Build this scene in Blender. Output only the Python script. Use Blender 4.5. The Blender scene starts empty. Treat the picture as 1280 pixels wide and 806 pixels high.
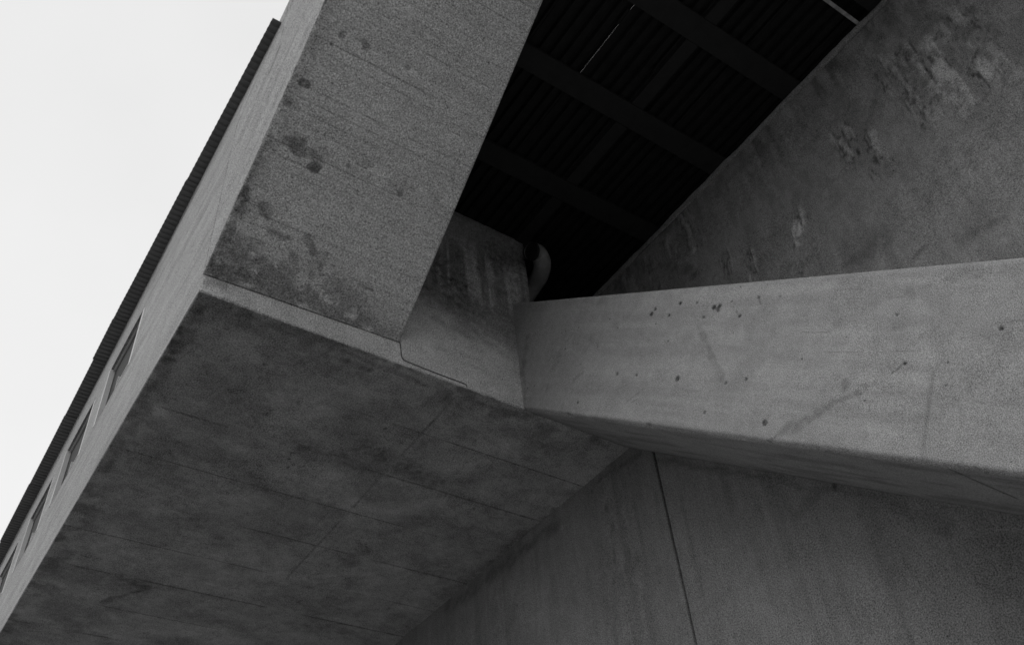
import bpy, math, random
import numpy as np
from mathutils import Matrix, Vector

scene = bpy.context.scene
S = 8.0            # metres per survey unit
EYE = 1.6          # eye height of the photographer

# ------------------------------------------------------------------ camera
R = np.array([[0.82728576, -0.55675698, -0.07496617],
              [0.34130704, 0.60410999, -0.72011154],
              [0.44621494, 0.57015154, 0.68979667]])   # rows: right, down, forward
F = 1156.954
cam_data = bpy.data.cameras.new("camera")
cam = bpy.data.objects.new("camera", cam_data)
scene.collection.objects.link(cam)
m = Matrix.Identity(4)
for i in range(3):
    m[i][0] = R[0, i]; m[i][1] = -R[1, i]; m[i][2] = -R[2, i]
m[2][3] = EYE
cam.matrix_world = m
cam_data.sensor_width = 36.0
cam_data.lens = F / 1280.0 * 36.0
cam_data.clip_start = 0.05
cam_data.clip_end = 5000
scene.camera = cam

# ------------------------------------------------------------------ sky and light (overcast, black and white film)
SUN_ELEV, SUN_AZ = math.radians(40), math.radians(262)      # azimuth clockwise from +Y
world = bpy.data.worlds.new("World"); scene.world = world
world.use_nodes = True
nt = world.node_tree; nt.nodes.clear()
sky = nt.nodes.new('ShaderNodeTexSky'); sky.sky_type = 'NISHITA'; sky.sun_disc = False
sky.sun_elevation = SUN_ELEV; sky.sun_rotation = SUN_AZ; sky.dust_density = 4.0; sky.air_density = 1.0
bw = nt.nodes.new('ShaderNodeRGBToBW')
mixs = nt.nodes.new('ShaderNodeMix'); mixs.data_type = 'RGBA'
mixs.inputs['Factor'].default_value = 0.88                   # thick even cloud over the clear sky
mixs.inputs['B'].default_value = (9.5, 9.5, 9.5, 1)
bg = nt.nodes.new('ShaderNodeBackground'); bg.inputs['Strength'].default_value = 0.10
wo = nt.nodes.new('ShaderNodeOutputWorld')
nt.links.new(sky.outputs[0], bw.inputs[0]); nt.links.new(bw.outputs[0], mixs.inputs['A'])
tcs = nt.nodes.new('ShaderNodeTexCoord'); cn = nt.nodes.new('ShaderNodeTexNoise')
cn.inputs['Scale'].default_value = 1.6; cn.inputs['Detail'].default_value = 6
nt.links.new(tcs.outputs['Generated'], cn.inputs['Vector'])
mr_ = nt.nodes.new('ShaderNodeMapRange'); mr_.inputs['From Min'].default_value = .3; mr_.inputs['From Max'].default_value = .7
mr_.inputs['To Min'].default_value = .94; mr_.inputs['To Max'].default_value = 1.05
nt.links.new(cn.outputs['Fac'], mr_.inputs[0])
vm = nt.nodes.new('ShaderNodeVectorMath'); vm.operation = 'SCALE'
nt.links.new(mixs.outputs['Result'], vm.inputs[0]); nt.links.new(mr_.outputs[0], vm.inputs['Scale'])
nt.links.new(vm.outputs[0], bg.inputs[0]); nt.links.new(bg.outputs[0], wo.inputs[0])

sd = bpy.data.lights.new("sun", 'SUN'); sd.energy = 0.55; sd.angle = math.radians(40); sd.color = (1, 1, 1)
sun = bpy.data.objects.new("sun", sd); scene.collection.objects.link(sun)
sdir = Vector((math.sin(SUN_AZ) * math.cos(SUN_ELEV), math.cos(SUN_AZ) * math.cos(SUN_ELEV), math.sin(SUN_ELEV)))
sun.rotation_euler = sdir.to_track_quat('Z', 'Y').to_euler(); sun.location = (-20, 0, 30)

scene.view_settings.view_transform = 'Standard'; scene.view_settings.look = 'None'
scene.view_settings.exposure = 0.0; scene.view_settings.gamma = 1.0
scene.cycles.filter_width = 1.6
scene.cycles.max_bounces = 8; scene.cycles.diffuse_bounces = 5

# ------------------------------------------------------------------ survey of the building (units, camera at the origin)
XB, XD, XG, XE, XW = .2098, .7876, 1.025, 1.0577, .833
YF, ZS, ZR = .998, 1.0, 1.466
ZE = 1.4597        # underside of the roof beams, top of the right-hand wall
SLOPE = .81

def W(x, y, z): return np.array([x * S, y * S, z * S + EYE])

def at(px, py, axis, val):
    """survey point where the line of sight through a photo point meets the plane coordinate[axis] = val, in metres"""
    d = R.T @ np.array([(px - 640) / F, (py - 403) / F, 1.0])
    return W(*(d * (val / d[axis])))

def at_slope(px, py):
    """the same on the leaning underside of the sloping beam"""
    d = R.T @ np.array([(px - 640) / F, (py - 403) / F, 1.0])
    n = np.array([0, SLOPE, 1.0])
    return W(*(d * ((1.0446 + SLOPE * .9876) / (n @ d))))

# ------------------------------------------------------------------ noise
def hsh(ix, iy, iz, seed):
    h = (ix * 374761393 + iy * 668265263 + iz * 2147483647 + seed * 1274126177) & 0xffffffff
    h = ((h ^ (h >> 13)) * 1274126177) & 0xffffffff
    h = ((h ^ (h >> 16)) * 2246822519) & 0xffffffff
    return ((h ^ (h >> 15)) & 0xffffff) / float(0xffffff)

def vnoise(P, scale, seed=0):
    Q = np.asarray(P) * np.asarray(scale) + 1000.0
    I = np.floor(Q).astype(np.int64); f = Q - I; f = f * f * (3 - 2 * f)
    r = 0
    for dx in (0, 1):
        for dy in (0, 1):
            for dz in (0, 1):
                w = (f[:, 0] if dx else 1 - f[:, 0]) * (f[:, 1] if dy else 1 - f[:, 1]) * (f[:, 2] if dz else 1 - f[:, 2])
                r = r + w * hsh(I[:, 0] + dx, I[:, 1] + dy, I[:, 2] + dz, seed)
    return r

def fbm(P, scale, seed=0, octaves=3):
    r = 0; a = 1; t = 0
    for o in range(octaves):
        r = r + a * vnoise(P, np.asarray(scale) * (2 ** o), seed + o * 17); t += a; a *= .55
    return r / t

def sst(x, a, b):
    t = np.clip((x - a) / (b - a), 0, 1); return t * t * (3 - 2 * t)

def segdist(P, a, b):
    ab = b - a; L = float(ab @ ab)
    t = np.clip(((P - a) @ ab) / L, 0, 1) if L > 1e-9 else np.zeros(len(P))
    return np.linalg.norm(P - (a + t[:, None] * ab), axis=1), t

# ------------------------------------------------------------------ materials
def concrete(name, base, streak=(1, 1, .1), streak_amt=.10, cloud=.16, grain=.13, gs=52):
    mt = bpy.data.materials.new(name); mt.use_nodes = True
    n = mt.node_tree.nodes; l = mt.node_tree.links
    b = n['Principled BSDF']; b.inputs['Roughness'].default_value = .88
    b.inputs['Specular IOR Level'].default_value = .25
    tc = n.new('ShaderNodeTexCoord')
    def noise(scale, detail, rough=.6, mp=None, off=(0, 0, 0)):
        mpn = n.new('ShaderNodeMapping'); mpn.inputs['Scale'].default_value = mp or (1, 1, 1)
        mpn.inputs['Location'].default_value = off
        l.new(tc.outputs['Object'], mpn.inputs[0])
        t = n.new('ShaderNodeTexNoise'); t.inputs['Scale'].default_value = scale
        t.inputs['Detail'].default_value = detail; t.inputs['Roughness'].default_value = rough
        l.new(mpn.outputs[0], t.inputs['Vector']); return t.outputs['Fac']
    def mth(op, a, bb=None):
        t = n.new('ShaderNodeMath'); t.operation = op
        for i, q in enumerate((a, bb)):
            if q is None: continue
            if isinstance(q, (int, float)): t.inputs[i].default_value = q
            else: l.new(q, t.inputs[i])
        return t.outputs[0]
    def amp(sig, k, c=.5): return mth('MULTIPLY_ADD', sig, k) if False else mth('MULTIPLY', mth('SUBTRACT', sig, c), k)
    tot = mth('ADD', amp(noise(.55, 5), cloud * 4), 1.0)
    tot = mth('ADD', tot, amp(noise(2.6, 6, .75, off=(3, 1, 7)), cloud * 6.0))
    tot = mth('ADD', tot, amp(noise(8, 5, .8, off=(3, 6, 7)), cloud * 5.0))
    tot = mth('ADD', tot, amp(noise(4.5, 5, .65, mp=streak, off=(9, 4, 2)), streak_amt * 3))
    tot = mth('ADD', tot, amp(noise(16.0, 4, .7, mp=streak, off=(1, 4, 2)), streak_amt * 3))
    tot = mth('ADD', tot, amp(noise(gs, 2, .9), grain * 31))
    tot = mth('ADD', tot, amp(noise(22, 3, .8, off=(2, 2, 8)), grain * 3.5))
    # small air holes
    v = n.new('ShaderNodeTexVoronoi'); v.inputs['Scale'].default_value = 4.5
    l.new(tc.outputs['Object'], v.inputs['Vector'])
    hole = mth('LESS_THAN', v.outputs['Distance'], mth('MULTIPLY', mth('POWER', noise(1.6, 3, off=(5, 5, 5)), 2.0), .17))
    tot = mth('MULTIPLY', tot, mth('SUBTRACT', 1.0, mth('MULTIPLY', hole, .6)))
    at_ = n.new('ShaderNodeAttribute'); at_.attribute_name = 'wear_shade'
    sp = n.new('ShaderNodeSeparateColor'); l.new(at_.outputs['Color'], sp.inputs[0])
    dark = mth('MULTIPLY', sp.outputs[0], mth('ADD', .85, amp(noise(10, 5, .7), 1.4)))
    tot = mth('MULTIPLY', tot, mth('SUBTRACT', 1.0, dark))
    tot = mth('MULTIPLY', tot, mth('ADD', 1.0, sp.outputs[1]))
    val = mth('MAXIMUM', mth('MULTIPLY', tot, base), .01)
    cc = n.new('ShaderNodeCombineColor')
    for i in range(3): l.new(val, cc.inputs[i])
    l.new(cc.outputs[0], b.inputs['Base Color'])
    bp = n.new('ShaderNodeBump'); bp.inputs['Strength'].default_value = .55; bp.inputs['Distance'].default_value = .012
    hgt = mth('ADD', mth('MULTIPLY', noise(30, 5, .7), .35), mth('MULTIPLY', noise(6, 4, .6, mp=streak), .8))
    hgt = mth('SUBTRACT', hgt, mth('MULTIPLY', hole, .4))
    l.new(hgt, bp.inputs['Height']); l.new(bp.outputs[0], b.inputs['Normal'])
    return mt

def plain(name, v, rough=.5, metal=0.0, var=.25, scale=8.0, spec=.5, mp=(1, 1, 1)):
    mt = bpy.data.materials.new(name); mt.use_nodes = True
    n = mt.node_tree.nodes; l = mt.node_tree.links
    b = n['Principled BSDF']; b.inputs['Roughness'].default_value = rough
    b.inputs['Metallic'].default_value = metal; b.inputs['Specular IOR Level'].default_value = spec
    tc = n.new('ShaderNodeTexCoord'); mpn = n.new('ShaderNodeMapping'); mpn.inputs['Scale'].default_value = mp
    t = n.new('ShaderNodeTexNoise'); t.inputs['Scale'].default_value = scale; t.inputs['Detail'].default_value = 6
    t.inputs['Roughness'].default_value = .7
    l.new(tc.outputs['Object'], mpn.inputs[0]); l.new(mpn.outputs[0], t.inputs['Vector'])
    mr = n.new('ShaderNodeMapRange'); mr.inputs['From Min'].default_value = .25; mr.inputs['From Max'].default_value = .75
    mr.inputs['To Min'].default_value = v * (1 - var); mr.inputs['To Max'].default_value = v * (1 + var)
    l.new(t.outputs['Fac'], mr.inputs[0])
    cc = n.new('ShaderNodeCombineColor')
    for i in range(3): l.new(mr.outputs[0], cc.inputs[i])
    l.new(cc.outputs[0], b.inputs['Base Color'])
    bp = n.new('ShaderNodeBump'); bp.inputs['Strength'].default_value = .3; bp.inputs['Distance'].default_value = .01
    l.new(t.outputs['Fac'], bp.inputs['Height']); l.new(bp.outputs[0], b.inputs['Normal'])
    return mt

M = {
    'side': concrete('weathered_side_concrete', .33, streak=(1, .10, 1), streak_amt=.085, cloud=.10),
    'front': concrete('front_concrete', .45, streak=(.15, 1, 1), streak_amt=.08),
    'soffit': concrete('soffit_concrete', .385, streak=(.2, 1, 1), streak_amt=.06, cloud=.22),
    'beam': concrete('board_marked_concrete', .58, streak=(.12, 1, 1), streak_amt=.09, cloud=.07),
    'stringer': concrete('smooth_cast_concrete', .318, streak=(1, .25, .9), streak_amt=.06, cloud=.085, gs=105),
    'lower': concrete('streaked_wall_concrete', .198, streak=(1, 1, .05), streak_amt=.11, cloud=.10, gs=62),
    'upper': concrete('rough_upper_concrete', .23, streak=(1, 1, .35), streak_amt=.10, cloud=.15, gs=70),
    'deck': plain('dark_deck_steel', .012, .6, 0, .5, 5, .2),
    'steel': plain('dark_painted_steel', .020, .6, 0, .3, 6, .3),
    'eave': plain('dark_eave_sheet', .16, .7, 0, .2, 4, .3),
    'pale': plain('painted_daylight_edge', .42, .5, 0, .7, 9, .4),
    'pipe': plain('dull_grey_pipe_paint', .21, .38, 0, .35, 6, .5),
    'cable': plain('black_cable_sheath', .06, .5, 0, .1, 4, .4),
    'frame': plain('white_window_paint', .60, .45, 0, .1, 4, .4),
    'glass': plain('dark_window_shutter', .035, .6, 0, .3, 2, .15),
    'ground': plain('gravel_yard', .17, .95, 0, .5, 3, .1),
    'patina': plain('galvanised_band', .35, .5, 0, .3, 10, .4),
}

# ------------------------------------------------------------------ object helpers
def empty(name, loc, label, cat, group=None):
    o = bpy.data.objects.new(name, None); scene.collection.objects.link(o)
    o.location = loc; o.empty_display_size = .3
    o['label'] = label; o['category'] = cat
    if group: o['group'] = group
    return o

def mesh_obj(name, verts, faces, mat, parent=None, smooth=False, wear_shade=None):
    verts = np.asarray(verts, float)
    if parent is not None: verts = verts - np.array(parent_world(parent))
    me = bpy.data.meshes.new(name)
    me.from_pydata(verts.tolist(), [], [list(map(int, f)) for f in faces])
    if wear_shade is not None:
        ca = me.color_attributes.new('wear_shade', 'FLOAT_COLOR', 'POINT')
        buf = np.ones((len(verts), 4), np.float32); buf[:, :3] = wear_shade
        ca.data.foreach_set('color', buf.ravel())
    me.materials.append(mat)
    if smooth: me.polygons.foreach_set('use_smooth', [True] * len(me.polygons))
    me.update()
    o = bpy.data.objects.new(name, me); scene.collection.objects.link(o)
    if parent is not None: o.parent = parent
    return o

def parent_world(o):
    p = Vector(o.location)
    while o.parent: o = o.parent; p += Vector(o.location)
    return p

def box(x0, x1, y0, y1, z0, z1):
    v = [(x, y, z) for x in (x0, x1) for y in (y0, y1) for z in (z0, z1)]
    f = [(0, 1, 3, 2), (4, 6, 7, 5), (0, 4, 5, 1), (2, 3, 7, 6), (0, 2, 6, 4), (1, 5, 7, 3)]
    return v, f

def join(parts):
    V = []; Fc = []
    for v, f in parts:
        o = len(V); V += list(v); Fc += [tuple(i + o for i in q) for q in f]
    return V, Fc

def params(L, step, r, extra=(), lo=0.0, hi=None, step_far=None):
    """grid lines (0..1) over a length L: fine lines every `step`, bevel lines at both ends, extra lines at given metres"""
    s = {0.0, r, L - r, L}
    hi = L if hi is None else hi
    x = 0.0
    while x < L:
        if r * 1.5 < x < L - r * 1.5: s.add(x)
        x += step if lo <= x <= hi else (step_far or step * 6)
    ex = []
    for e in extra:
        for d in (-.007, 0, .007):
            if r * 1.2 < e + d < L - r * 1.2: ex.append(e + d)
    s = sorted(q for q in s if all(abs(q - e) > .005 for e in ex) or q in (0.0, L)) + ex
    return np.array(sorted(set(s))) / L

def block(name, corners, A, B, C, mat, parent, r=.03, chip=1.0, feats=None, holes=None, smooth=True, flat_bevel=False, sharp=(), face_mats=None):
    """hexahedron with gridded faces. corners[abc] in metres; feats(face, P) -> (inset, dark, light)"""
    K = {k: np.array(v, float) for k, v in corners.items()}
    na, nb, nc = len(A) - 1, len(B) - 1, len(C) - 1
    ids = {}; pos = []
    def tri(a, b, c):
        r_ = 0
        for k, v in K.items():
            w = (a if k[0] == '1' else 1 - a) * (b if k[1] == '1' else 1 - b) * (c if k[2] == '1' else 1 - c)
            r_ = r_ + np.outer(w, v)
        return r_
    cen = sum(K.values()) / 8
    facesdef = [('a', 0), ('a', 1), ('b', 0), ('b', 1), ('c', 0), ('c', 1)]
    IJK = []
    for ax, sd_ in facesdef:
        ra = [0 if sd_ == 0 else na] if ax == 'a' else range(na + 1)
        rb = [0 if sd_ == 0 else nb] if ax == 'b' else range(nb + 1)
        rc = [0 if sd_ == 0 else nc] if ax == 'c' else range(nc + 1)
        g = np.array(np.meshgrid(list(ra), list(rb), list(rc), indexing='ij')).reshape(3, -1).T
        IJK.append(g)
    allv = np.concatenate(IJK); key = (allv[:, 0] * 100003 + allv[:, 1]) * 100003 + allv[:, 2]
    uk, first, inv = np.unique(key, return_index=True, return_inverse=True)
    inv = inv.ravel()
    U = allv[first]
    P0 = tri(A[U[:, 0]], B[U[:, 1]], C[U[:, 2]])
    P = P0.copy(); wear_shade = np.zeros((len(P), 3))
    quads = []; off = 0; fmi = []
    edge_n = fbm(P0, (5, 5, 5), 91, 3); chipn = fbm(P0, (9, 9, 9), 77, 3)
    rr = .29 if not flat_bevel else .5
    for (ax, sd_), g in zip(facesdef, IJK):
        idx = inv[off:off + len(g)]; off += len(g)
        dims = [1 if ax == 'a' else na + 1, 1 if ax == 'b' else nb + 1, 1 if ax == 'c' else nc + 1]
        G = idx.reshape(dims).squeeze()
        o1, o2 = [d for d in 'abc' if d != ax]
        k0 = {'a': 0, 'b': 1, 'c': 2}
        def corner(s1, s2):
            t = [0, 0, 0]; t[k0[ax]] = sd_; t[k0[o1]] = s1; t[k0[o2]] = s2
            return K[''.join(map(str, t))]
        n = np.cross(corner(1, 0) - corner(0, 0), corner(0, 1) - corner(0, 0)); n /= np.linalg.norm(n)
        if n @ (corner(0, 0) - cen) < 0: n = -n
        flip = np.dot(np.cross(corner(1, 0) - corner(0, 0), corner(0, 1) - corner(0, 0)), n) < 0
        inset = np.zeros(len(idx))
        p1 = g[:, k0[o1]]; p2 = g[:, k0[o2]]; N1 = {'a': na, 'b': nb, 'c': nc}[o1]; N2 = {'a': na, 'b': nb, 'c': nc}[o2]
        onedge = (p1 == 0) | (p1 == N1) | (p2 == 0) | (p2 == N2)
        ch = sst(chipn[idx], .62, .8) * chip
        sb = np.ones(len(g))
        for sf in sharp:
            if sf[0] != ax:
                kk = k0[sf[0]]; sb[g[:, kk] == (0 if sf[1] == '0' else (na, nb, nc)[kk])] = .1
        inset += sb * onedge * r * rr * (1 + .5 * chip * (edge_n[idx] - .5) + ch * 2.0)
        if feats is not None:
            res = feats(ax + str(sd_), P0[idx])
            if res is not None:
                ins, dk, lt = res
                inset += ins
                wear_shade[idx, 0] = np.maximum(wear_shade[idx, 0], dk); wear_shade[idx, 1] = np.maximum(wear_shade[idx, 1], lt)
        P[idx] -= inset[:, None] * n
        q = np.stack([G[:-1, :-1], G[1:, :-1], G[1:, 1:], G[:-1, 1:]], -1).reshape(-1, 4)
        if holes is not None and ax == 'a':
            bc = B[:-1] + np.diff(B) / 2; cc = C[:-1] + np.diff(C) / 2
            keep = np.ones((nb, nc), bool)
            for (b0, b1, c0, c1) in holes:
                keep &= ~(((bc > b0) & (bc < b1))[:, None] & ((cc > c0) & (cc < c1))[None, :])
            q = q[keep.ravel()]
            if sd_ == 0: G0 = G
            else: G1 = G
        if flip: q = q[:, ::-1]
        quads.append(q); fmi += [1 if face_mats and (ax + str(sd_)) in face_mats else 0] * len(q)
    if holes is not None:
        hq = []
        for (b0, b1, c0, c1) in holes:
            i0, i1 = int(np.argmin(abs(B - b0))), int(np.argmin(abs(B - b1)))
            j0, j1 = int(np.argmin(abs(C - c0))), int(np.argmin(abs(C - c1)))
            loop = [(i, j0) for i in range(i0, i1)] + [(i1, j) for j in range(j0, j1)] + \
                   [(i, j1) for i in range(i1, i0, -1)] + [(i0, j) for j in range(j1, j0, -1)]
            for t in range(len(loop)):
                u, w = loop[t], loop[(t + 1) % len(loop)]
                hq.append((G0[u], G0[w], G1[w], G1[u]))
        quads.append(np.array(hq))
    Q = np.concatenate(quads)
    o = mesh_obj(name, P, Q, mat, parent, smooth=smooth, wear_shade=np.clip(wear_shade, 0, 1))
    if face_mats:
        o.data.materials.append(list(face_mats.values())[0]); o.data.polygons.foreach_set('material_index', fmi)
    return o

def hexa(x0, x1, y0, y1, zb, zt):
    """box corners in survey units -> metres; zb / zt are functions of y or numbers"""
    f = lambda g, y: g(y) if callable(g) else g
    out = {}
    for a, x in ((0, x0), (1, x1)):
        for b, y in ((0, y0), (1, y1)):
            out[f'{a}{b}0'] = W(x, y, f(zb, y)); out[f'{a}{b}1'] = W(x, y, f(zt, y))
    return out

# stain and shade painter: list of (kind, a, b, radius, strength, softness)
class WearShade:
    def __init__(self, P, seed=0):
        self.P = P; n = len(P)
        self.ins = np.zeros(n); self.dk = np.zeros(n); self.lt = np.zeros(n)
        self.warp = (fbm(P, (7, 7, 7), seed + 5, 3) - .5)
        self.tex = sst(fbm(P, (9, 9, 9), seed + 77, 4), .25, .7)
        self.warp2 = np.stack([fbm(P, (2.5, 2.5, 2.5), seed + q, 3) - .5 for q in (31, 47, 63)], 1)
    def rough(self, amp, sc=1.5, seed=3):
        self.ins += (fbm(self.P, (sc, sc, sc), seed, 4) - .5) * amp; return self
    def cap(self, a, b, r, s, soft=.6, wob=.8, light=False, depth=0.0):
        L = float(np.linalg.norm(b - a))
        am = min(.22, 2.0 * r + (.25 * L if L > 3 * r else 0)) * wob
        d, t = segdist(self.P + self.warp2 * am, a, b)
        d = d + self.warp * wob * r * 1.4
        k = 1 - sst(d, r * (1 - soft), r * 1.1)
        if r > .06: k = k * np.clip(.45 + 1.3 * self.tex, 0, 1.25)
        if light: self.lt = np.maximum(self.lt, k * s)
        else: self.dk = np.maximum(self.dk, k * s)
        self.ins += k * depth
        return self
    def scab(self, a, b, r, s, seed=0, sc=(1, 8.5, 1.5)):
        """lime runs: pale lobes stretched down the wall with dirty rims, inside a soft region"""
        d, t = segdist(self.P + self.warp2 * .25, a, b)
        m_ = 1 - sst(d, r * .35, r)
        f_ = fbm(self.P, sc, seed + 900, 4)
        fine = fbm(self.P, (1, 16, 5), seed + 970, 3)
        self.lt = np.maximum(self.lt, m_ * sst(f_, .515, .575) * s * .95 * (.15 + 1.1 * sst(fine, .35, .62)))
        rim = np.clip(1 - abs(f_ - .485) / .030, 0, 1)
        self.dk = np.maximum(self.dk, m_ * rim * min(.9, s * 1.9))
        self.dk = np.maximum(self.dk, m_ * (1 - sst(f_, .30, .44)) * s * .5)
        self.ins -= m_ * sst(f_, .50, .60) * .012
        return self
    def ring(self, a, r, w, s):
        d, t = segdist(self.P + self.warp2 * r * .5, a, a)
        k = 1 - sst(abs(d - r), w * .4, w); self.dk = np.maximum(self.dk, k * s); return self
    def groove(self, coord, at_, s, depth=.005, gate=None, half=.004):
        k = (abs(coord - at_) < half).astype(float)
        if gate is not None: k = k * gate
        self.ins += k * depth; self.dk = np.maximum(self.dk, k * s); return self
    def out(self): return self.ins, self.dk, self.lt

# ------------------------------------------------------------------ ground
gx = 600
ground = mesh_obj('ground', [(-gx, -gx, 0), (gx, -gx, 0), (gx, gx, 0), (-gx, gx, 0)], [(0, 1, 2, 3)], M['ground'])
ground['kind'] = 'structure'

# ------------------------------------------------------------------ projecting upper storey
YEND = 3.6
storey = empty('projecting_storey', W(XB, YF, ZS), 'long concrete storey jutting out overhead, slit of windows along its pale left side', 'building')

SJ = [.998 + .142 * k for k in range(1, 12)]      # formwork joints across the underside
def soffit_feats(face, P):
    if face != 'c0': return None
    w = WearShade(P, 11).rough(.012, .9)
    X = P[:, 0]; Y = P[:, 1]
    for j, y in enumerate(SJ):
        g = sst(fbm(P, (.9, .9, .9), 200 + j, 3), .38, .52)
        w.groove(Y, y * S, .46, .006, g, half=.0085)
    g = sst(fbm(P, (1.4, 1.4, 1.4), 333, 3), .3, .45) * (Y > 1.02 * S) * (Y < 1.72 * S)
    w.groove(X, .6658 * S, .32, .005, g, half=.0085)
    g = sst(fbm(P, (1.0, 1.0, 1.0), 341, 3), .42, .55) * (Y > 1.03 * S) * (Y < 1.5 * S)
    w.groove(X, .631 * S, .35, .004, g)
    # alternate shade of the cast panels
    pid = np.floor((Y / S - .998) / .142).astype(np.int64) * 7 + (X > .6658 * S)
    w.dk = np.maximum(w.dk, hsh(pid, pid * 0, pid * 0, 9) * .10)
    px = lambda x, y: at(x, y, 2, ZS)
    w.cap(px(455, 560), px(540, 600), .32, .38, .9)
    w.cap(px(380, 555), px(470, 585), .26, .28, .9)
    w.cap(px(222, 410), px(205, 450), .17, .5, .8)
    w.cap(px(260, 380), px(225, 400), .18, .42, .8)
    w.cap(px(240, 400), px(130, 590), .11, .3, .8)
    w.cap(px(282, 410), px(285, 411), .045, .85, .5, depth=.015)
    w.cap(px(102, 693), px(109, 694), .05, .9, .5, depth=.015)
    w.cap(px(150, 722), px(180, 735), .17, .4, .7)
    w.cap(px(180, 735), px(130, 752), .09, .35, .7)
    w.cap(px(700, 640), px(600, 715), .28, .35, .9)
    w.cap(px(770, 580), px(690, 655), .12, .45, .8)
    w.cap(px(640, 540), px(700, 560), .25, .22, .9)
    w.cap(px(540, 640), px(430, 700), .3, .22, .9)
    w.cap(px(300, 600), px(420, 640), .25, .2, .9)
    w.cap(px(330, 440), px(420, 470), .35, .16, .95)
    w.cap(px(300, 395), px(640, 520), .07, .32, .8)
    w.cap(px(420, 450), px(458, 462), .09, .45, .8)
    for x, y in ((330, 455), (372, 566), (366, 565), (378, 583), (360, 583), (362, 574), (480, 535)):
        w.cap(px(x, y), px(x + 1, y), .022, .8, .4)
    w.dk = np.minimum(w.dk * 1.25, .95)
    ed = np.minimum(X - XB * S, Y - YF * S); cr = fbm(P, (3.5, 3.5, 3.5), 350, 4)
    w.dk = np.maximum(w.dk, (1 - sst(ed, .1, .75)) * sst(cr, .45, .62) * .5)
    cr2 = fbm(P, (1.1, 1.6, 1.1), 352, 4); w.dk = np.maximum(w.dk, sst(cr2, .50, .62) * .24)
    w.lt = np.maximum(w.lt, sst(1 - cr2, .52, .66) * .16)
    # paler clouds
    w.cap(px(350, 530), px(400, 520), .45, .20, .95, light=True)
    w.cap(px(560, 590), px(620, 560), .4, .18, .95, light=True)
    w.cap(px(280, 430), px(330, 425), .25, .16, .95, light=True)
    w.cap(px(590, 640), px(500, 640), .35, .14, .95, light=True)
    return w.out()

t = .026
so_x0, so_x1 = XB + .0002, XG + .02
so_y0 = YF + .0002
C_s = hexa(so_x0, so_x1, so_y0, YEND, ZS, ZS + .0015)
Lx, Ly = (so_x1 - so_x0) * S, (YEND - so_y0) * S
block('soffit_slab', C_s,
      params(Lx, .032, .02, [(.6658 - so_x0) * S, (.631 - so_x0) * S]),
      params(Ly, .032, .02, [(y - so_y0) * S for y in SJ], hi=10.5, step_far=.6),
      np.array([0, 1.0]), M['soffit'], storey, r=.004, chip=0, feats=soffit_feats)
v, f = box(so_x0 * S + .03, so_x1 * S, so_y0 * S + .03, YEND * S - .02, W(0, 0, ZS + .0016)[2], W(0, 0, ZS + .03)[2])
mesh_obj('floor_slab', v, f, M['soffit'], storey)

# front wall: low pale band and the tall recess at its right end
def front_feats(face, P):
    if face not in ('b0', 'a1', 'c0'): return None
    w = WearShade(P, 21).rough(.008, 1.2)
    if face != 'b0': return w.out()
    px = lambda x, y: at(x, y, 1, YF)
    X, Z = P[:, 0], P[:, 2]
    # white lime runs on the upper part, which is darker towards the top
    n1 = fbm(P, (13, 13, .9), 400, 3)
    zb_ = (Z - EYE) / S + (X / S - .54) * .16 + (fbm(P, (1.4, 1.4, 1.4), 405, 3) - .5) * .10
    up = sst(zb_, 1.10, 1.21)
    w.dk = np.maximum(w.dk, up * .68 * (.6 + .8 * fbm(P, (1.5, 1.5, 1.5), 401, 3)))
    band = sst(Z, 1.20 * S + EYE, 1.26 * S + EYE) * (1 - sst(Z, 1.34 * S + EYE, 1.40 * S + EYE))
    w.lt = np.maximum(w.lt, band * sst(n1, .52, .68) * 1.0)
    w.cap(px(520, 385), px(640, 445), .16, .35, .9)
    w.cap(px(560, 400), px(645, 430), .10, .4, .8)
    w.cap(px(575, 455), px(650, 480), .045, .25, .8)
    w.cap(px(540, 432), px(600, 452), .04, .3, .8)
    w.cap(px(560, 360), px(640, 395), .02, .25, .8, light=True)
    w.cap(px(652, 465), px(656, 500), .05, .35, .8)
    w.cap(px(600, 505), px(650, 515), .03, .4, .8)
    w.cap(px(256, 352), px(275, 358), .09, .28, .5)
    w.cap(px(280, 375), px(300, 383), .04, .3, .6)
    return w.out()
xs0, xs1 = XB + .0005, XW
Lx = (xs1 - xs0) * S
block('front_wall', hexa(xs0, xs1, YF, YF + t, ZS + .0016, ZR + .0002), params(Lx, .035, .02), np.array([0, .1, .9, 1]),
      params((ZR - ZS) * S, .035, .02), M['front'], storey, r=.02, chip=.8, feats=front_feats, sharp=('c0', 'a0'))

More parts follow.
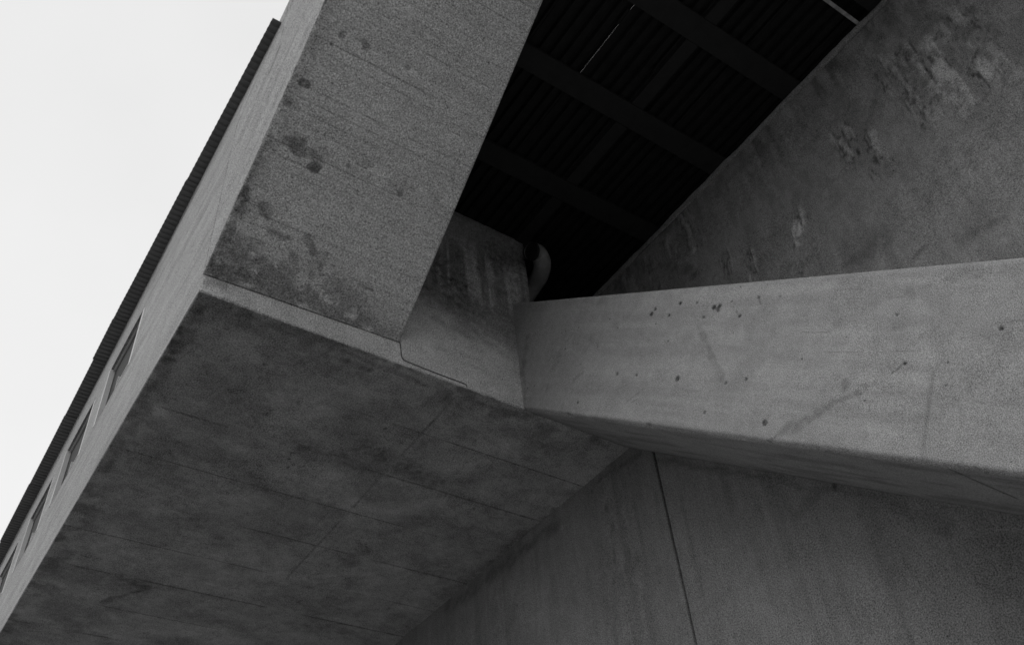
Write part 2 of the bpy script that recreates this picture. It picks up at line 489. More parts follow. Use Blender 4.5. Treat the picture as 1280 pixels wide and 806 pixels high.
# side wall with window openings
WIN = [(1.455 + .333 * k, 1.689 + .333 * k) for k in range(6)]
ZT = 1.530
WZ0, WZ1 = 1.216, 1.369
sy0, sy1 = YF + .0005, YEND
Ly, Lz = (sy1 - sy0) * S, (ZT - ZS) * S
Bp = params(Ly, .07, .02, hi=16, step_far=.4)
Cp = params(Lz, .05, .02)
wb = []
for y0, y1 in WIN:
    b0, b1 = (y0 - sy0) / (sy1 - sy0), (y1 - sy0) / (sy1 - sy0); wb += [b0, b1]
Bp = np.array(sorted([b for b in Bp if all(abs(b - q) * Ly > .02 for q in wb)] + wb))
c0, c1 = (WZ0 - ZS) / (ZT - ZS), (WZ1 - ZS) / (ZT - ZS)
Cp = np.array(sorted([c for c in Cp if all(abs(c - q) * Lz > .012 for q in (c0, c1))] + [c0, c1]))
def side_feats(face, P):
    if face not in ('a0', 'c0'): return None
    w = WearShade(P, 31).rough(.010, .8)
    if face == 'c0':
        w.dk = np.maximum(w.dk, .35 * fbm(P, (2, 2, 2), 4, 3)); return w.out()
    Z = P[:, 2]
    s = fbm(P, (3, .35, 9), 52, 4)
    w.dk = np.maximum(w.dk, sst(s, .55, .75) * .18)
    w.lt = np.maximum(w.lt, sst(1 - s, .58, .75) * .15)
    return w.out()
holes = [(wb[2 * i], wb[2 * i + 1], c0, c1) for i in range(len(WIN))]
block('side_wall', hexa(XB, XB + t, sy0, sy1, ZS + .0016, ZT), np.array([0, 1.0]), Bp, Cp, M['side'], storey,
      r=.02, chip=.7, feats=side_feats, holes=holes, sharp=('c0', 'b0'))

# windows in the side wall: frame > panes
win_src = None
def make_window(y0, y1):
    o = bpy.data.objects.new('window', None)
    fr_x = XB * S + .004
    a = W(0, y0, WZ0); b = W(0, y1, WZ1)
    Y0, Y1, Z0, Z1 = a[1] + .003, b[1] - .003, a[2] + .003, b[2] - .003
    fw, fd = .06, .07
    pr = [box(fr_x, fr_x + fd, Y0, Y0 + .13, Z0, Z1), box(fr_x - .012, fr_x + fd, Y1 - .08, Y1, Z0, Z1),
          box(fr_x + .04, fr_x + fd, Y0 + .13, Y1 - .08, Z1 - .03, Z1), box(fr_x + .04, fr_x + fd, Y0 + .13, Y1 - .08, Z0, Z0 + .03),
          box(fr_x + .03, fr_x + fd, (Y0 + Y1) / 2 + .05, (Y0 + Y1) / 2 + .07, Z0 + .02, Z1 - .75),
          box(fr_x + .034, fr_x + fd - .004, (Y0 + Y1) / 2 - .55, (Y0 + Y1) / 2 + .05, Z0 + .26, Z0 + .28)]
    v, f = join(pr)
    mid = (Y0 + Y1) / 2
    panes = []
    for p0, p1 in ((Y0 + .004, mid - .003), (mid + .003, Y1 - .004)):
        panes.append(box(fr_x + .075, fr_x + .085, p0, p1, Z0 + .003, Z1 - .003))
    sill = box(fr_x + .01, fr_x + .038, Y0 + .05, Y1 - .055, Z0 - .001, Z0 + .012)
    return v, f, panes, sill
y0, y1 = WIN[0]
v, f, panes, sill = make_window(y0, y1)
w0 = mesh_obj('window', v, f, M['frame'], storey)
kids = []
for pv, pf in panes:
    kids.append(mesh_obj('pane', pv, pf, M['glass'], storey))
kids.append(mesh_obj('sill', sill[0], sill[1], M['patina'], storey))
for k_ in kids: k_.parent = w0
for i in range(1, len(WIN)):
    c = w0.copy(); scene.collection.objects.link(c); c.location = (0, .333 * S * i, 0)
    for k_ in kids:
        d = k_.copy(); scene.collection.objects.link(d); d.parent = c

# closed back and right side of the storey, dark rooms inside
v, f = box(XB * S, XE * S, YEND * S, YEND * S + .25, W(0, 0, ZS)[2], W(0, 0, ZR)[2])
mesh_obj('rear_wall', v, f, M['upper'], storey)
v, f = box((XB + .08) * S, (XB + .085) * S, (YF + t + .02) * S, YEND * S - .1, W(0, 0, ZS + .05)[2], W(0, 0, ZR - .01)[2])
mesh_obj('inner_wall', v, f, M['steel'], storey)

# ------------------------------------------------------------------ sloping beam over the front of the storey
beam = empty('sloping_beam', W(XB, YF, 1.035), 'broad board-marked concrete beam leaning out and up from the pale front band', 'beam')
ctop = lambda y: 1.0446 + SLOPE * (.9876 - y)
yb = .30
cor = {}
def bx_(x, y): return W(x, y, ctop(y))
cor['000'] = W(.2100, YF - .0002, 1.0355); cor['100'] = W(.541, YF - .0002, 1.0465)
cor['010'] = W(.2333, yb, ctop(yb)); cor['110'] = W(.541, yb, ctop(yb))
up_ = .372
cor['001'] = W(.2100, YF - .0002, 1.515); cor['101'] = W(.541, YF - .0002, 1.515)
cor['011'] = W(.2110, yb, 1.515 + (YF - yb) * .30); cor['111'] = W(.541, yb, 1.515 + (YF - yb) * .30)
sl = np.array([0, -1, SLOPE]) / math.hypot(1, SLOPE)
org = bx_(.21, YF)
Lb = np.linalg.norm(cor['010'] - cor['000'])
random.seed(5)
BW = []; q = .16
while q < Lb: BW.append(q); q += random.choice([.145, .15, .155, .148])
def beam_feats(face, P):
    if face == 'a0':
        P = P.copy(); P[:, 0] = .211 * S
        w = WearShade(P, 44).rough(.008, .9)
        s = fbm(P @ np.array([[1, 0, 0], [0, .75, -.6], [0, .6, .75]]).T, (3, .5, 8), 52, 4)
        w.dk = np.maximum(w.dk, sst(s, .52, .72) * .22); w.lt = np.maximum(w.lt, sst(1 - s, .58, .75) * .12)
        px = lambda x, y: at(x, y, 0, .211)
        for x0, y0, x1, y1, r, k in ((362, 0, 352, 45, .03, .5), (356, 41, 332, 100, .035, .6), (372, 92, 345, 104, .02, .3), (350, 60, 322, 118, .05, .3),
                                     (300, 240, 262, 320, .03, .25), (320, 170, 296, 230, .02, .25)):
            w.cap(px(x0, y0), px(x1, y1), r, k, .8)
        return w.out()
    if face != 'c0': return None
    w = WearShade(P, 41).rough(.005, 1.2)
    s = (P - org) @ sl; X = P[:, 0]
    bi = np.searchsorted(np.array(BW), s - .0001).astype(np.int64)
    w.ins += (hsh(bi, bi * 0, bi * 0, 5) - .5) * .004
    w.dk = np.maximum(w.dk, hsh(bi, bi * 0, bi * 0, 8) * .12)
    for j, b in enumerate(BW):
        g = sst(fbm(P, (.38, .38, .38), 500 + j, 3), .34, .60) * (.35 + .65 * hsh(np.array([j]), np.array([0]), np.array([0]), 3)[0])
        w.groove(s, b, .42, .004, g, half=.0085)
    A_ = at_slope
    for x0, y0, x1, y1, r, k in (
            (360, 178, 376, 184, .095, .42), (383, 190, 398, 198, .07, .32), (390, 208, 396, 211, .055, .5), (436, 208, 437, 209, .045, .45),
            (499, 241, 500, 242, .05, .55), (329, 265, 330, 266, .10, .38), (427, 42, 429, 43, .045, .5), (457, 52, 459, 60, .04, .5),
            (414, 54, 415, 56, .02, .55), (376, 104, 382, 106, .055, .5), (357, 130, 360, 131, .04, .5), (376, 92, 382, 90, .05, .25),
            (509, 85, 510, 86, .035, .35), (530, 100, 531, 101, .035, .3), (492, 222, 494, 218, .025, .45), (480, 72, 486, 76, .03, .3),
            (588, 164, 601, 180, .018, .45), (575, 207, 579, 216, .008, .6), (318, 205, 306, 235, .07, .45), (304, 240, 302, 262, .07, .48),
            (292, 280, 286, 300, .06, .42), (352, 60, 366, 82, .03, .25), (270, 330, 300, 345, .13, .45), (290, 310, 330, 330, .10, .38),
            (335, 290, 385, 300, .05, .42), (380, 300, 400, 330, .06, .4), (300, 345, 340, 352, .10, .4), (330, 352, 380, 372, .06, .38),
            (350, 360, 420, 385, .05, .4), (400, 340, 470, 365, .03, .5), (470, 362, 512, 372, .022, .55), (420, 372, 440, 378, .05, .38),
            (440, 385, 470, 395, .035, .4), (450, 405, 500, 425, .03, .45), (360, 310, 372, 330, .05, .35), (310, 300, 330, 305, .04, .35),
            (420, 400, 450, 408, .03, .3), (260, 344, 500, 428, .018, .55), (450, 355, 490, 380, .02, .35),
            (449, 330, 450, 331, .03, .45), (526, 257, 527, 258, .012, .7), (385, 55, 350, 130, .03, .35), (345, 150, 300, 240, .03, .4)):
        w.cap(A_(x0, y0), A_(x1, y1), r * 1.15, min(.7, k * 1.3), .35)
    nn0 = fbm(P, (2, 2, 2), 605, 3)
    # blotchy weathering near the lower end, and wandering tide lines
    low = 1 - sst(s + (X - .21 * S) * .20 + (nn0 - .5) * .5, .45, 1.15)
    nn = fbm(P, (5, 5, 5), 610, 4)
    w.dk = np.maximum(w.dk, low * sst(nn, .36, .52) * .62)
    ridge = 1 - abs(fbm(P, (4, 4, 4), 620, 3) - .5) / .02
    w.dk = np.maximum(w.dk, np.clip(ridge, 0, 1) * low * .75)
    ridge = 1 - abs(fbm(P, (2.2, 2.2, 2.2), 621, 4) - .5) / .012
    w.dk = np.maximum(w.dk, np.clip(ridge, 0, 1) * low * .7)
    edge = 1 - sst(X, .213 * S, .26 * S)
    w.dk = np.maximum(w.dk, edge * sst(nn, .3, .6) * .5)
    w.dk = np.maximum(w.dk, (1 - sst(X, .2 * S, .30 * S)) * .12)
    for x0, y0, x1, y1, r, k in ((425, 190, 445, 203, .03, .22), (455, 207, 500, 225, .03, .16), (470, 380, 476, 372, .012, .4),
                                 (547, 8, 562, 16, .010, .3), (430, 200, 480, 215, .05, .10), (372, 330, 440, 352, .03, .12)):
        w.cap(A_(x0, y0), A_(x1, y1), r, k * 1.8, .6, light=True)
    for k_ in range(26):
        q_ = k_ / 25; x_ = 352 + 160 * q_ + 6 * math.sin(k_ * 2.7); y_ = 168 + 80 * q_ + 9 * math.sin(k_ * 1.9 + 1)
        w.cap(A_(x_, y_), A_(x_ + 3, y_ + 1), .018 + .022 * abs(math.sin(k_ * 3.1)), .16 + .26 * abs(math.sin(k_ * 5.3)), .5, wob=1.1)
    rowm = np.clip(1 - abs(s - (1.95 + .12 * (fbm(P, (1, 1, 1), 660, 2) - .5))) / .16, 0, 1)
    w.dk = np.maximum(w.dk, rowm * sst(fbm(P, (5, 5, 5), 661, 4), .52, .62) * .36)
    # crack wandering across the boards
    pts = [(400, 20), (470, 62), (540, 105), (585, 135), (625, 152)]
    for a, b in zip(pts[:-1], pts[1:]): w.cap(A_(*a), A_(*b), .012, .45, .3, wob=.5, depth=.002)
    pts = [(545, 95), (556, 130), (553, 150), (545, 175)]
    for a, b in zip(pts[:-1], pts[1:]): w.cap(A_(*a), A_(*b), .012, .28, .3, wob=.5)
    return w.out()
# face c0 is the underside; a0 the side cheek
block('beam_body', cor, params(.331 * S, .016, .025), params(Lb, .017, .025, BW, hi=5.5, step_far=.2),
      params(up_ * S, .09, .025), M['beam'], beam, r=.025, chip=1.7, feats=beam_feats, sharp=('b0',), face_mats={'a0': M['side']})

# ------------------------------------------------------------------ stringer: raking beam with the pale side
string_ = empty('raking_stringer', W(XD, -.45, -.2), 'smooth pale raking concrete stringer running across the right, dotted with air holes', 'beam')
DT = lambda y: 1.2643 - .7935 * (YF - y)
DB = lambda y: 1.0 - .81 * (YF - y)
dy0, dy1 = -.49, YF + .016
Ls = (dy1 - dy0) * S * math.hypot(1, .81)
rk = np.array([0, 1, .81]) / math.hypot(1, .81)
jy = at(1152, 576, 0, XD); jt = at(1183, 340, 0, XD)
def string_feats(face, P):
    px = lambda x, y: at(x, y, 0, XD)
    if face == 'c0':
        w = WearShade(P, 61).rough(.012, 1.5)
        Y = P[:, 1]
        X = P[:, 0]
        a, b = at(1144, 595, 2, .51)[1], 0
        d = W(0, .385, 0)[1]
        g = sst(X, .795 * S, .805 * S) * (1 - sst(X, .90 * S, .92 * S))
        w.ins += .010 * g * (abs(Y - YG) < .008); w.dk = np.maximum(w.dk, .95 * g * (abs(Y - YG) < .008))
        n1 = fbm(P, (7, 1.2, 1.2), 650, 3); w.dk = np.maximum(w.dk, sst(n1, .5, .7) * .35)
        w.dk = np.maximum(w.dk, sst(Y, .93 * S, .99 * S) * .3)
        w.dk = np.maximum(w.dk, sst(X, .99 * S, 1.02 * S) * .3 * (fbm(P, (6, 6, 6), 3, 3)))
        return w.out()
    if face != 'a0': return None
    w = WearShade(P, 60).rough(.008, 1.0)
    for x, y, r in ((814, 392, .03), (819, 386, .022), (836, 394, .018), (850, 379, .022), (879, 396, .02), (892, 384, .03), (897, 388, .025),
                    (899, 383, .03), (924, 395, .022), (914, 377, .014), (771, 467, .025), (795, 469, .02), (846, 473, .03),
                    (932, 474, .022), (955, 528, .03), (907, 478, .018), (948, 372, .02), (1130, 454, .018), (722, 503, .014),
                    (1121, 393, .014), (1252, 410, .02), (706, 436, .010), (880, 515, .02), (1183, 481, .01), (975, 370, .01), (871, 378, .014)):
        w.cap(px(x, y), px(x + .6, y), r * 1.15, .9, .45, wob=.5, depth=.008)
    for x0, y0, x1, y1, r, k in ((862, 378, 874, 410, .05, .18), (874, 410, 902, 472, .075, .28), (902, 472, 914, 513, .03, .10), (892, 384, 897, 388, .02, .7),
            (947, 371, 951, 380, .012, .8), (913, 377, 921, 392, .008, .6), (1075, 490, 1040, 503, .035, .26), (1040, 503, 1000, 528, .07, .27),
            (1000, 528, 975, 540, .09, .25), (975, 540, 955, 556, .02, .55), (1000, 525, 990, 560, .06, .18), (1058, 478, 1059, 479, .07, .3),
            (765, 400, 768, 408, .09, .25), (705, 500, 700, 520, .05, .2), (690, 470, 683, 500, .08, .2), (730, 465, 715, 480, .05, .25),
            (785, 505, 815, 490, .014, .5), (815, 490, 830, 475, .014, .35), (1115, 466, 1130, 455, .010, .6), (1120, 520, 1119, 521, .05, .2),
            (1078, 545, 1077, 546, .08, .15), (1130, 405, 1100, 402, .12, .15), (1135, 365, 1140, 370, .07, .22), (1215, 480, 1216, 481, .08, .18),
            (660, 420, 652, 470, .10, .28), (654, 470, 658, 506, .05, .3), (700, 420, 740, 430, .18, .15), (690, 460, 700, 440, .12, .18),
            (1180, 420, 1280, 430, .14, .16), (1160, 520, 1280, 540, .3, .10), (665, 378, 760, 372, .10, .18), (1195, 345, 1280, 335, .12, .16)):
        w.cap(px(x0, y0), px(x1, y1), r, min(.8, k * 1.15), .7)
    # joint square to the slope, with the later pour beyond slightly darker
    dj, tj = segdist(P, jy, jt)
    d2 = (P - jy) @ rk
    ax = (jt - jy) / np.linalg.norm(jt - jy)
    nrm = np.array([0, -ax[2], ax[1]]);
    sdist = (P - jy) @ nrm
    low = 1 - sst((P - jy) @ ax, .6, 1.7)
    k = np.clip(1 - abs(sdist) / .035, 0, 1) * (.15 + .30 * low) * sst(fbm(P, (2.5, 2.5, 2.5), 71, 3), .35, .5)
    w.dk = np.maximum(w.dk, k); w.ins += k * .004
    side = (sdist < 0) if nrm[1] > 0 else (sdist > 0)
    w.dk = np.maximum(w.dk, side * .10)
    along = (P - W(XD, YF, 1.0)) @ rk
    pp = (P - W(XD, YF, 1.0)) @ np.array([0, -.81, 1.0]) / math.hypot(1, .81)
    Q_ = np.stack([P[:, 0] * 0, along * .5, pp * 9], 1)
    f_ = fbm(Q_, (1, 1, 1), 730, 4); w.dk = np.maximum(w.dk, sst(f_, .5, .72) * .16); w.lt = np.maximum(w.lt, sst(1 - f_, .55, .75) * .08)
    f_ = fbm(P, (1.2, 2.2, 2.2), 733, 4); w.dk = np.maximum(w.dk, sst(f_, .52, .70) * .17)
    w.dk = np.maximum(w.dk, (1 - sst(abs(along), .1, 2.2)) * .16)
    # faint board lines along the rake
    hperp = (P - W(XD, YF, 1.0)) @ np.array([0, -.81, 1.0]) / math.hypot(1, .81)
    for j, hh in enumerate((.12, .55, .80, 1.05, 1.32)):
        g = sst(fbm(P, (.8, .8, .8), 700 + j, 3), .45, .6)
        w.dk = np.maximum(w.dk, np.clip(1 - abs(hperp - hh) / .016, 0, 1) * g * .14)
    for x0, y0, x1, y1, k in ((1000, 375, 1180, 371, .3), (960, 418, 1040, 415, .3), (1030, 440, 1160, 438, .3), (1180, 350, 1280, 337, .3),
                              (1240, 405, 1280, 400, .4), (783, 502, 828, 468, .5), (828, 468, 900, 424, .25), (760, 492, 790, 478, .3),
                              (1060, 395, 1150, 391, .2), (1040, 363, 1150, 358, .2), (700, 480, 760, 440, .2), (1130, 420, 1240, 414, .2),
                              (676, 392, 780, 386, .2), (940, 447, 1000, 446, .2), (1190, 500, 1280, 508, .25), (1115, 466, 1133, 453, .6)):
        w.cap(px(x0, y0), px(x1, y1), .010, k, .7, wob=.25)
    for a, b in (((840, 512), (895, 516)), ((905, 514), (950, 518)), ((1060, 478), (1150, 481))):
        w.cap(px(*a), px(*b), .016, .18, .6, wob=.8)
    return w.out()
YG = .36 * S
block('stringer_body', hexa(XD, XG - .0004, dy0, dy1, DB, DT), params((XG - XD) * S, .06, .045),
      params((dy1 - dy0) * S, .016, .045, [YG - dy0 * S], lo=5.0), params(.2643 * S, .016, .045), M['stringer'], string_,
      r=.045, chip=1.0, feats=string_feats, flat_bevel=True)

# ------------------------------------------------------------------ lower wall, two pours with an open joint
lower = empty('lower_wall', W(XG, .94, -.2), 'tall streaked dark concrete wall under the stringer, split by one open upright joint', 'wall')
JY = .9411; gap = .0022
def lower_feats(face, P):
    if face != 'a0': return None
    w = WearShade(P, 81).rough(.012, .7)
    s = fbm(P, (1, 9, .5), 810, 4)
    w.dk = np.maximum(w.dk, sst(s, .5, .75) * .22); w.lt = np.maximum(w.lt, sst(1 - s, .55, .72) * .08)
    px = lambda x, y: at(x, y, 0, XG)
    for x0, y0, x1, y1, r, k in ((752, 608, 765, 660, .035, .45), (765, 660, 772, 806, .04, .35), (780, 600, 790, 720, .03, .28),
            (1044, 605, 1044, 612, .05, .9), (1054, 620, 1065, 660, .02, .35), (1035, 600, 1000, 640, .12, .22),
            (1070, 640, 1130, 730, .012, .3), (775, 720, 800, 700, .10, .2), (700, 655, 640, 700, .12, .35), (640, 700, 560, 760, .18, .35),
            (820, 575, 960, 596, .06, .38), (960, 596, 1100, 625, .06, .3), (1100, 625, 1280, 700, .12, .25), (1000, 610, 990, 606, .015, .6),
            (800, 568, 750, 600, .06, .4), (1240, 640, 1280, 800, .5, .2), (1060, 600, 1200, 640, .03, .25), (985, 600, 1000, 590, .02, .3)):  # the broad mark at far right paints the light falloff into the colour
        w.cap(px(x0, y0), px(x1, y1), r, k, .8)
    for x0, y0, x1, y1, r, k in ((753, 612, 762, 640, .02, .35), (702, 650, 703, 680, .02, .35), (780, 620, 783, 640, .015, .3),
            (900, 700, 1000, 806, .3, .10), (620, 740, 760, 806, .5, .14)):
        w.cap(px(x0, y0), px(x1, y1), r, k, .8, light=True)
    return w.out()
ys = JY + gap
block('wall_panel', hexa(XG, XG + .032, ys, YEND, -.2, ZS + .02), np.array([0, .15, .85, 1]),
      params((YEND - ys) * S, .06, .012, hi=9, step_far=.5), params(1.22 * S, .06, .012, lo=3.5), M['lower'], lower, r=.012, chip=1.2, feats=lower_feats)
block('wall_panel', hexa(XG, XG + .032, dy0, JY - gap, -.2, lambda y: max(DT(y) - .02, -.19)), np.array([0, .15, .85, 1]),
      params((JY - gap - dy0) * S, .05, .012, lo=5), params(1.1 * S, .05, .012), M['lower'], lower, r=.012, chip=1.2, feats=lower_feats)
v, f = box((XG + .012) * S, (XG + .030) * S, (JY - gap) * S + .0005, (JY + gap) * S - .0005, 0, W(0, 0, 1.0)[2])
mesh_obj('joint_filler', v, f, M['cable'], lower)

# ------------------------------------------------------------------ upper wall on the right
upper = empty('upper_wall', W(XE, .3, .2), 'rough stained dark grey concrete wall rising behind the stringer to the roof', 'wall')
UY0, UY1 = -.35, YEND
def upper_feats(face, P):
    if face != 'a0': return None
    w = WearShade(P, 91).rough(.02, .8)
    px = lambda x, y: at(x, y, 0, XE)
    # old lime runs and scabs
    for i_, (x0, y0, x1, y1, r, k) in enumerate((
            (1050, 165, 1072, 195, .30, .75), (1085, 170, 1100, 215, .22, .5), (1008, 258, 998, 300, .17, .9), (1165, 70, 1215, 105, .50, .65),
            (1130, 70, 1160, 140, .38, .45), (1190, 25, 1230, 45, .35, .40), (1100, 80, 1115, 110, .18, .5), (905, 318, 912, 340, .16, .55),
            (938, 320, 942, 345, .14, .65), (1000, 320, 1002, 342, .10, .4), (855, 268, 872, 305, .22, .45), (805, 328, 822, 358, .20, .35),
            (1240, 60, 1265, 90, .3, .25), (830, 300, 845, 320, .2, .3), (1060, 125, 1056, 140, .16, .4), (770, 345, 790, 360, .2, .3))):
        w.scab(px(x0, y0), px(x1, y1), r, k, seed=i_)
    for x0, y0, x1, y1, r, k in (
            (1045, 155, 1058, 200, .02, .45), (1065, 125, 1052, 160, .02, .4), (1090, 160, 1105, 200, .015, .4), (1002, 306, 996, 345, .010, .45),
            (1140, 322, 1170, 300, .035, .45), (1150, 325, 1200, 295, .014, .4), (1160, 318, 1185, 305, .014, .4), (1200, 300, 1260, 270, .10, .28),
            (1060, 330, 1100, 300, .20, .35), (1160, 30, 1240, 55, .25, .3), (1085, 50, 1150, 110, .25, .35), (900, 230, 950, 190, .25, .25),
            (830, 330, 870, 340, .12, .35), (850, 250, 830, 300, .12, .3), (1025, 170, 1028, 200, .012, .35), (1035, 115, 1010, 140, .03, .3),
            (1140, 175, 1141, 200, .010, .3), (1180, 190, 1240, 120, .10, .2), (1100, 110, 1085, 150, .08, .3), (780, 345, 770, 362, .06, .35)):
        w.cap(px(x0, y0), px(x1, y1), r, k, .75, wob=1.2)
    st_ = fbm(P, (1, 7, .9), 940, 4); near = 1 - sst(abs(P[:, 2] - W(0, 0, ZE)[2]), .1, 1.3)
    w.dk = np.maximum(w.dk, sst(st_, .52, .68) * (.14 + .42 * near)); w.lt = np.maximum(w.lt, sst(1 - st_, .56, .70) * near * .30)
    n1 = fbm(P, (2, 3, 1.2), 900, 4); w.dk = np.maximum(w.dk, sst(n1, .5, .72) * .22)
    ridge = np.clip(1 - abs(fbm(P, (1.3, 1.3, 1.3), 920, 4) - .5) / .012, 0, 1)
    w.dk = np.maximum(w.dk, ridge * .32)
    return w.out()
block('wall_face', hexa(XE, XE + .035, UY0, UY1, .15, ZE - .0005), np.array([0, .1, .9, 1]),
      params((UY1 - UY0) * S, .024, .03, lo=2.8, hi=11.3, step_far=.4), params((ZE - .15) * S, .024, .03, lo=4.5, step_far=.4), M['upper'], upper,
      r=.03, chip=1, feats=upper_feats)
def band_feats(face, P):
    w = WearShade(P, 95).rough(.045, 1.6)
    if face == 'c0': w.ins += (fbm(P, (1.1, 1.1, 1.1), 951, 4) - .5) * .07
    w.lt += .18; w.dk = np.maximum(w.dk, sst(fbm(P, (3, 3, 3), 77, 3), .5, .7) * .3)
    return w.out()
block('top_band', hexa(XE - .0045, XE - .0002, .0, UY1 - .5, ZE - .016, ZE - .0008), np.array([0, .5, 1]),
      params((UY1 - .5) * S, .05, .01, hi=10, step_far=.4), params(.0152 * S, .03, .008), M['upper'], upper, r=.010, chip=1.5, feats=band_feats)

# ------------------------------------------------------------------ steel roof: deck sheets, beams, eave
roof = empty('steel_roof', W(.55, .3, ZR), 'black ribbed steel roof deck on crossing beams, thin daylight slits between its sheets', 'roof')
def rib_profile(x0, width, n, h=.06):
    p = width / n; pts = []
    for i in range(n):
        a = x0 + i * p
        pts += [(a, 0), (a + p * .50, 0), (a + p * .60, h), (a + p * .90, h)]
    pts.append((x0 + width, 0)); return pts
def sheet(name, pts, y0, y1, z, mat, parent, thick=.004, along='y', jag=0.0):
    n = len(pts); V = []
    for yy in (y0, y1):
        for dz in (0, thick):
            for (a, h) in pts:
                V.append((a, yy, z + h + dz) if along == 'y' else ((yy(a) if callable(yy) else yy), a, z + h + dz))
    Fc = []
    for i in range(n - 1):
        Fc += [(i, i + 1, 2 * n + i + 1, 2 * n + i), (n + i, 3 * n + i, 3 * n + i + 1, n + i + 1),
               (i, n + i, n + i + 1, i + 1), (2 * n + i, 2 * n + i + 1, 3 * n + i + 1, 3 * n + i)]
    Fc += [(0, 2 * n, 3 * n, n), (n - 1, 2 * n - 1, 4 * n - 1, 3 * n - 1)]
    return mesh_obj(name, V, Fc, mat, parent)
zr = W(0, 0, ZR)[2] + .002
SW = .1146
joints = [.6937 + SW * k for k in (-4, -3, -2, -1, 0, 1, 2, 3)] + [1.0785]
joints = [j for j in joints if j < 1.06] + [1.075]
edge_y = .276
for a, b in zip(joints[:-1], joints[1:]):
    ya = YF + .001 if b < .545 else edge_y
    wd = (b - a) * S - (.0024 if abs(b - .6937) < .002 else .0016)
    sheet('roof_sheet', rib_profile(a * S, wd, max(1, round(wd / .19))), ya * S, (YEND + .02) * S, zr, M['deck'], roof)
    if b < 1.07 and b > .545:
        # lap strip over the joint, left open where the photograph shows daylight
        if abs(b - .6937) < .002: spans = [(edge_y, .40), (.47, .50), (.625, YEND)]
        elif abs(b - .8083) < .002: spans = [(edge_y, .30), (.42, .54), (.6135, YEND)]
        else: spans = [(edge_y, YEND)]
        for s0, s1 in spans:
            v, f = box(b * S - .04, b * S + .04, s0 * S, s1 * S, zr + .006, zr + .010)
            mesh_obj('lap_strip', v, f, M['deck'], roof)
# strip that closes the left edge of the deck against the leaning beam
v, f = box(.541 * S + .002, .588 * S, .20 * S, YF * S, zr + .07, zr + .08)
mesh_obj('closing_strip', v, f, M['deck'], roof)
# next bay of the deck, a step higher, beyond a pale strip painted as daylight on the sheet edge
for a, b in zip(joints[:-1], joints[1:]):
    if b < .545: continue
    wd = (b - a) * S - .001
    sheet('roof_sheet', rib_profile(a * S, wd, max(1, round(wd / .229))), -.6 * S, edge_y * S + .05, zr + .14, M['deck'], roof)
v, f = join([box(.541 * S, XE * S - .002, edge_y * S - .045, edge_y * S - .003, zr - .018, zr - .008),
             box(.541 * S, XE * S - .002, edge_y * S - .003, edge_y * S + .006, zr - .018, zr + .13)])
mesh_obj('daylight_edge_strip', v, f, M['pale'], roof)

def ibeam(name, p0, p1, zbot, width, height, mat, axis):
    tf, tw = .012, .012
    parts = []
    for (w0_, w1_, z0, z1) in ((-width / 2, width / 2, zbot, zbot + tf), (-tw / 2, tw / 2, zbot + tf, zbot + height - tf),
                               (-width / 2, width / 2, zbot + height - tf, zbot + height)):
        if axis == 'x': parts.append(box(p0[0], p1[0], p0[1] + w0_, p0[1] + w1_, z0, z1))
        else: parts.append(box(p0[0] + w0_, p0[0] + w1_, p0[1], p1[1], z0, z1))
    v, f = join(parts); return mesh_obj(name, v, f, mat, roof)
hb = .05; zb = W(0, 0, ZE)[2] + .001; hb = zr - zb - .002; kz = ZE / ZR
YB = [.6365 - .2055 * 2, .6365 - .2010, .6365, .8435, 1.045, 1.25, 1.455, 1.66]
for yc in YB:
    x0 = .5425 if yc < YF else XB + .09
    if abs(yc * kz - YF) < .05: continue
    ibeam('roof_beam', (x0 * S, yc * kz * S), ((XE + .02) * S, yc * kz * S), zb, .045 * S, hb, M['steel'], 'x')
yy = sorted(y * kz for y in YB)
prev = -.5
for y in yy + [2.2]:
    for xc in (.829,):
        a_, b_ = (prev + .0235) * S, (y - .0235) * S
        if b_ - a_ < .3 or abs(y - 1.02) < .001: pass
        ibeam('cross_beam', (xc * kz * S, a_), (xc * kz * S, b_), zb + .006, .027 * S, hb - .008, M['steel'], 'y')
    prev = y

# eave sheets along the left side, ribs running out over the wall
EJ = [.8330, 1.22, 1.640, 1.785, 2.010, 2.33, 2.643, 2.95, 3.25, 3.6]
def eave_z(y): return float(np.interp(y, [.83, 1.52, 2.12, 3.0, 3.6], [1.5286, 1.4765, 1.4570, 1.450, 1.447]))
for i, (a, b) in enumerate(zip(EJ[:-1], EJ[1:])):
    n_ = max(1, round((b - a) * S / .105)); p = ((b - a) * S + .012) / n_; pts = []
    for k in range(n_):
        q = a * S + k * p
        for u_, h_ in ((0, 0), (.45, 0), (.55, .022), (.9, .022)): pts.append((q + p * u_, h_))
    pts.append((a * S + n_ * p, 0))
    pts = [(q, h + eave_z(q / S) * S + EYE + .005 * (i % 2)) for q, h in pts]
    ox = lambda q, i=i: (float(np.interp(q / S, [.83, 1.2, 1.6, 2.2, 3.6], [.1933, .1862, .1800, .1798, .1800])) - (.0011 * ((i * 7) % 3 - 1))) * S
    sheet('eave_sheet', pts, ox, (XB + (.003 if a < 1.0 else -.0002)) * S, 0.0, M['eave'], roof, thick=.004, along='x')
v, f = box((XB) * S, (XB + .09) * S, YF * S + .002, YEND * S, zr + .085, zr + .095)
mesh_obj('roof_cover', v, f, M['eave'], roof)

v, f = box((XE + .012) * S, (XE + .018) * S, -.6 * S, YEND * S, W(0, 0, ZE)[2] + .0005, zr + .25)
mesh_obj('closing_strip', v, f, M['deck'], roof)  # added strip that blocks the light gap above the right-hand wall

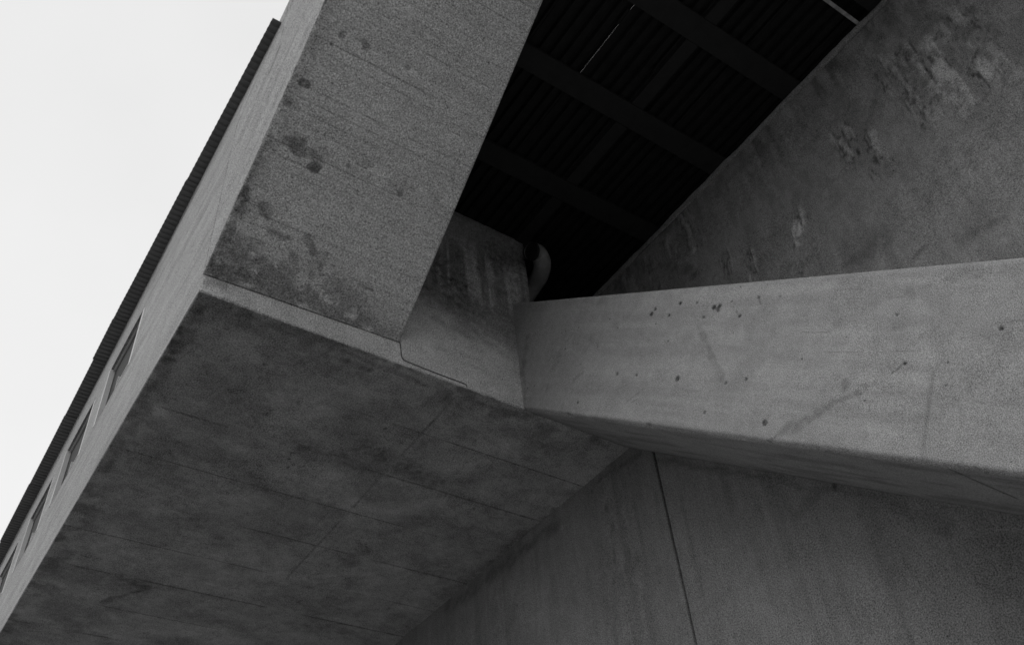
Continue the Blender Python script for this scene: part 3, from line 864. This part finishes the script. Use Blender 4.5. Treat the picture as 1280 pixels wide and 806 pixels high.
# ------------------------------------------------------------------ vent elbow behind the end of the front wall
def tube(path, rad, seg=20):
    path = [np.array(p, float) for p in path]; V = []; Fc = []
    up = np.array([0, 1.0, 0]); n = len(path)
    for i, p in enumerate(path):
        t_ = path[min(i + 1, n - 1)] - path[max(i - 1, 0)]; t_ /= np.linalg.norm(t_)
        u = np.cross(t_, up)
        if np.linalg.norm(u) < 1e-3: u = np.cross(t_, np.array([1.0, 0, 0]))
        u /= np.linalg.norm(u); w_ = np.cross(t_, u)
        rd = rad[i] if hasattr(rad, '__len__') else rad
        for k in range(seg):
            a = 2 * math.pi * k / seg; V.append(p + rd * (math.cos(a) * u + math.sin(a) * w_))
    for i in range(n - 1):
        for k in range(seg):
            a, b = i * seg + k, i * seg + (k + 1) % seg
            Fc.append((a, b, b + seg, a + seg))
    Fc.append(tuple(range(seg))[::-1]); Fc.append(tuple((n - 1) * seg + k for k in range(seg)))
    return V, Fc
el = empty('vent_elbow', at(655, 375, 1, 1.06), 'grey gooseneck vent pipe with dark mouth curling round the end of the dark recess', 'pipe')
ctrl = [at(x, y, 1, d_) for x, y, d_ in ((640, 402, 1.10), (650, 384, 1.075), (659, 369, 1.052), (667, 357, 1.030), (674, 346, 1.006),
                                           (677.5, 335, .985), (677, 325, .972), (672, 316.5, .966), (664, 314, .963))]
def catmull(c, k=6):
    c = [2 * c[0] - c[1]] + c + [2 * c[-1] - c[-2]]; out = []
    for i in range(1, len(c) - 2):
        for j in range(k):
            t_ = j / k; p0, p1, p2, p3 = c[i - 1:i + 3]
            out.append(.5 * (2 * p1 + (p2 - p0) * t_ + (2 * p0 - 5 * p1 + 4 * p2 - p3) * t_ ** 2 + (3 * p1 - p0 - 3 * p2 + p3) * t_ ** 3))
    return out + [c[-2]]
path = catmull(ctrl); rp = .145
v, f = tube(path, rp, 32); f = f[:-1]
mesh_obj('bent_pipe', v, f, M['pipe'], el, smooth=True)
dn = path[-1] - path[-2]; dn /= np.linalg.norm(dn)
v, f = tube([path[-1] - dn * .03, path[-1] + dn * .03], rp + .012, 32); mesh_obj('collar', v, f[:-2], M['steel'], el, smooth=True)
v, f = tube([path[-1] - dn * .012, path[-1] - dn * .010], rp - .004, 32); mesh_obj('mouth', v, f, M['deck'], el)  # dark disc painted in for the shade inside the open pipe

# ------------------------------------------------------------------ cable along the foot of the front wall
cp = [(499, 424), (500.5, 436), (501.5, 446), (504, 450), (508, 452), (530, 461), (556, 471), (578, 479), (582, 481), (583, 484)]
pts = [at(x, y, 1, YF) + np.array([0, -.012, 0]) for x, y in cp]
v, f = tube(pts, .0055, 8)
cab = mesh_obj('cable', v, f, M['cable'], None, smooth=True)
cab['label'] = 'thin dark cable bent down from the sloping beam and along the pale band'; cab['category'] = 'cable'
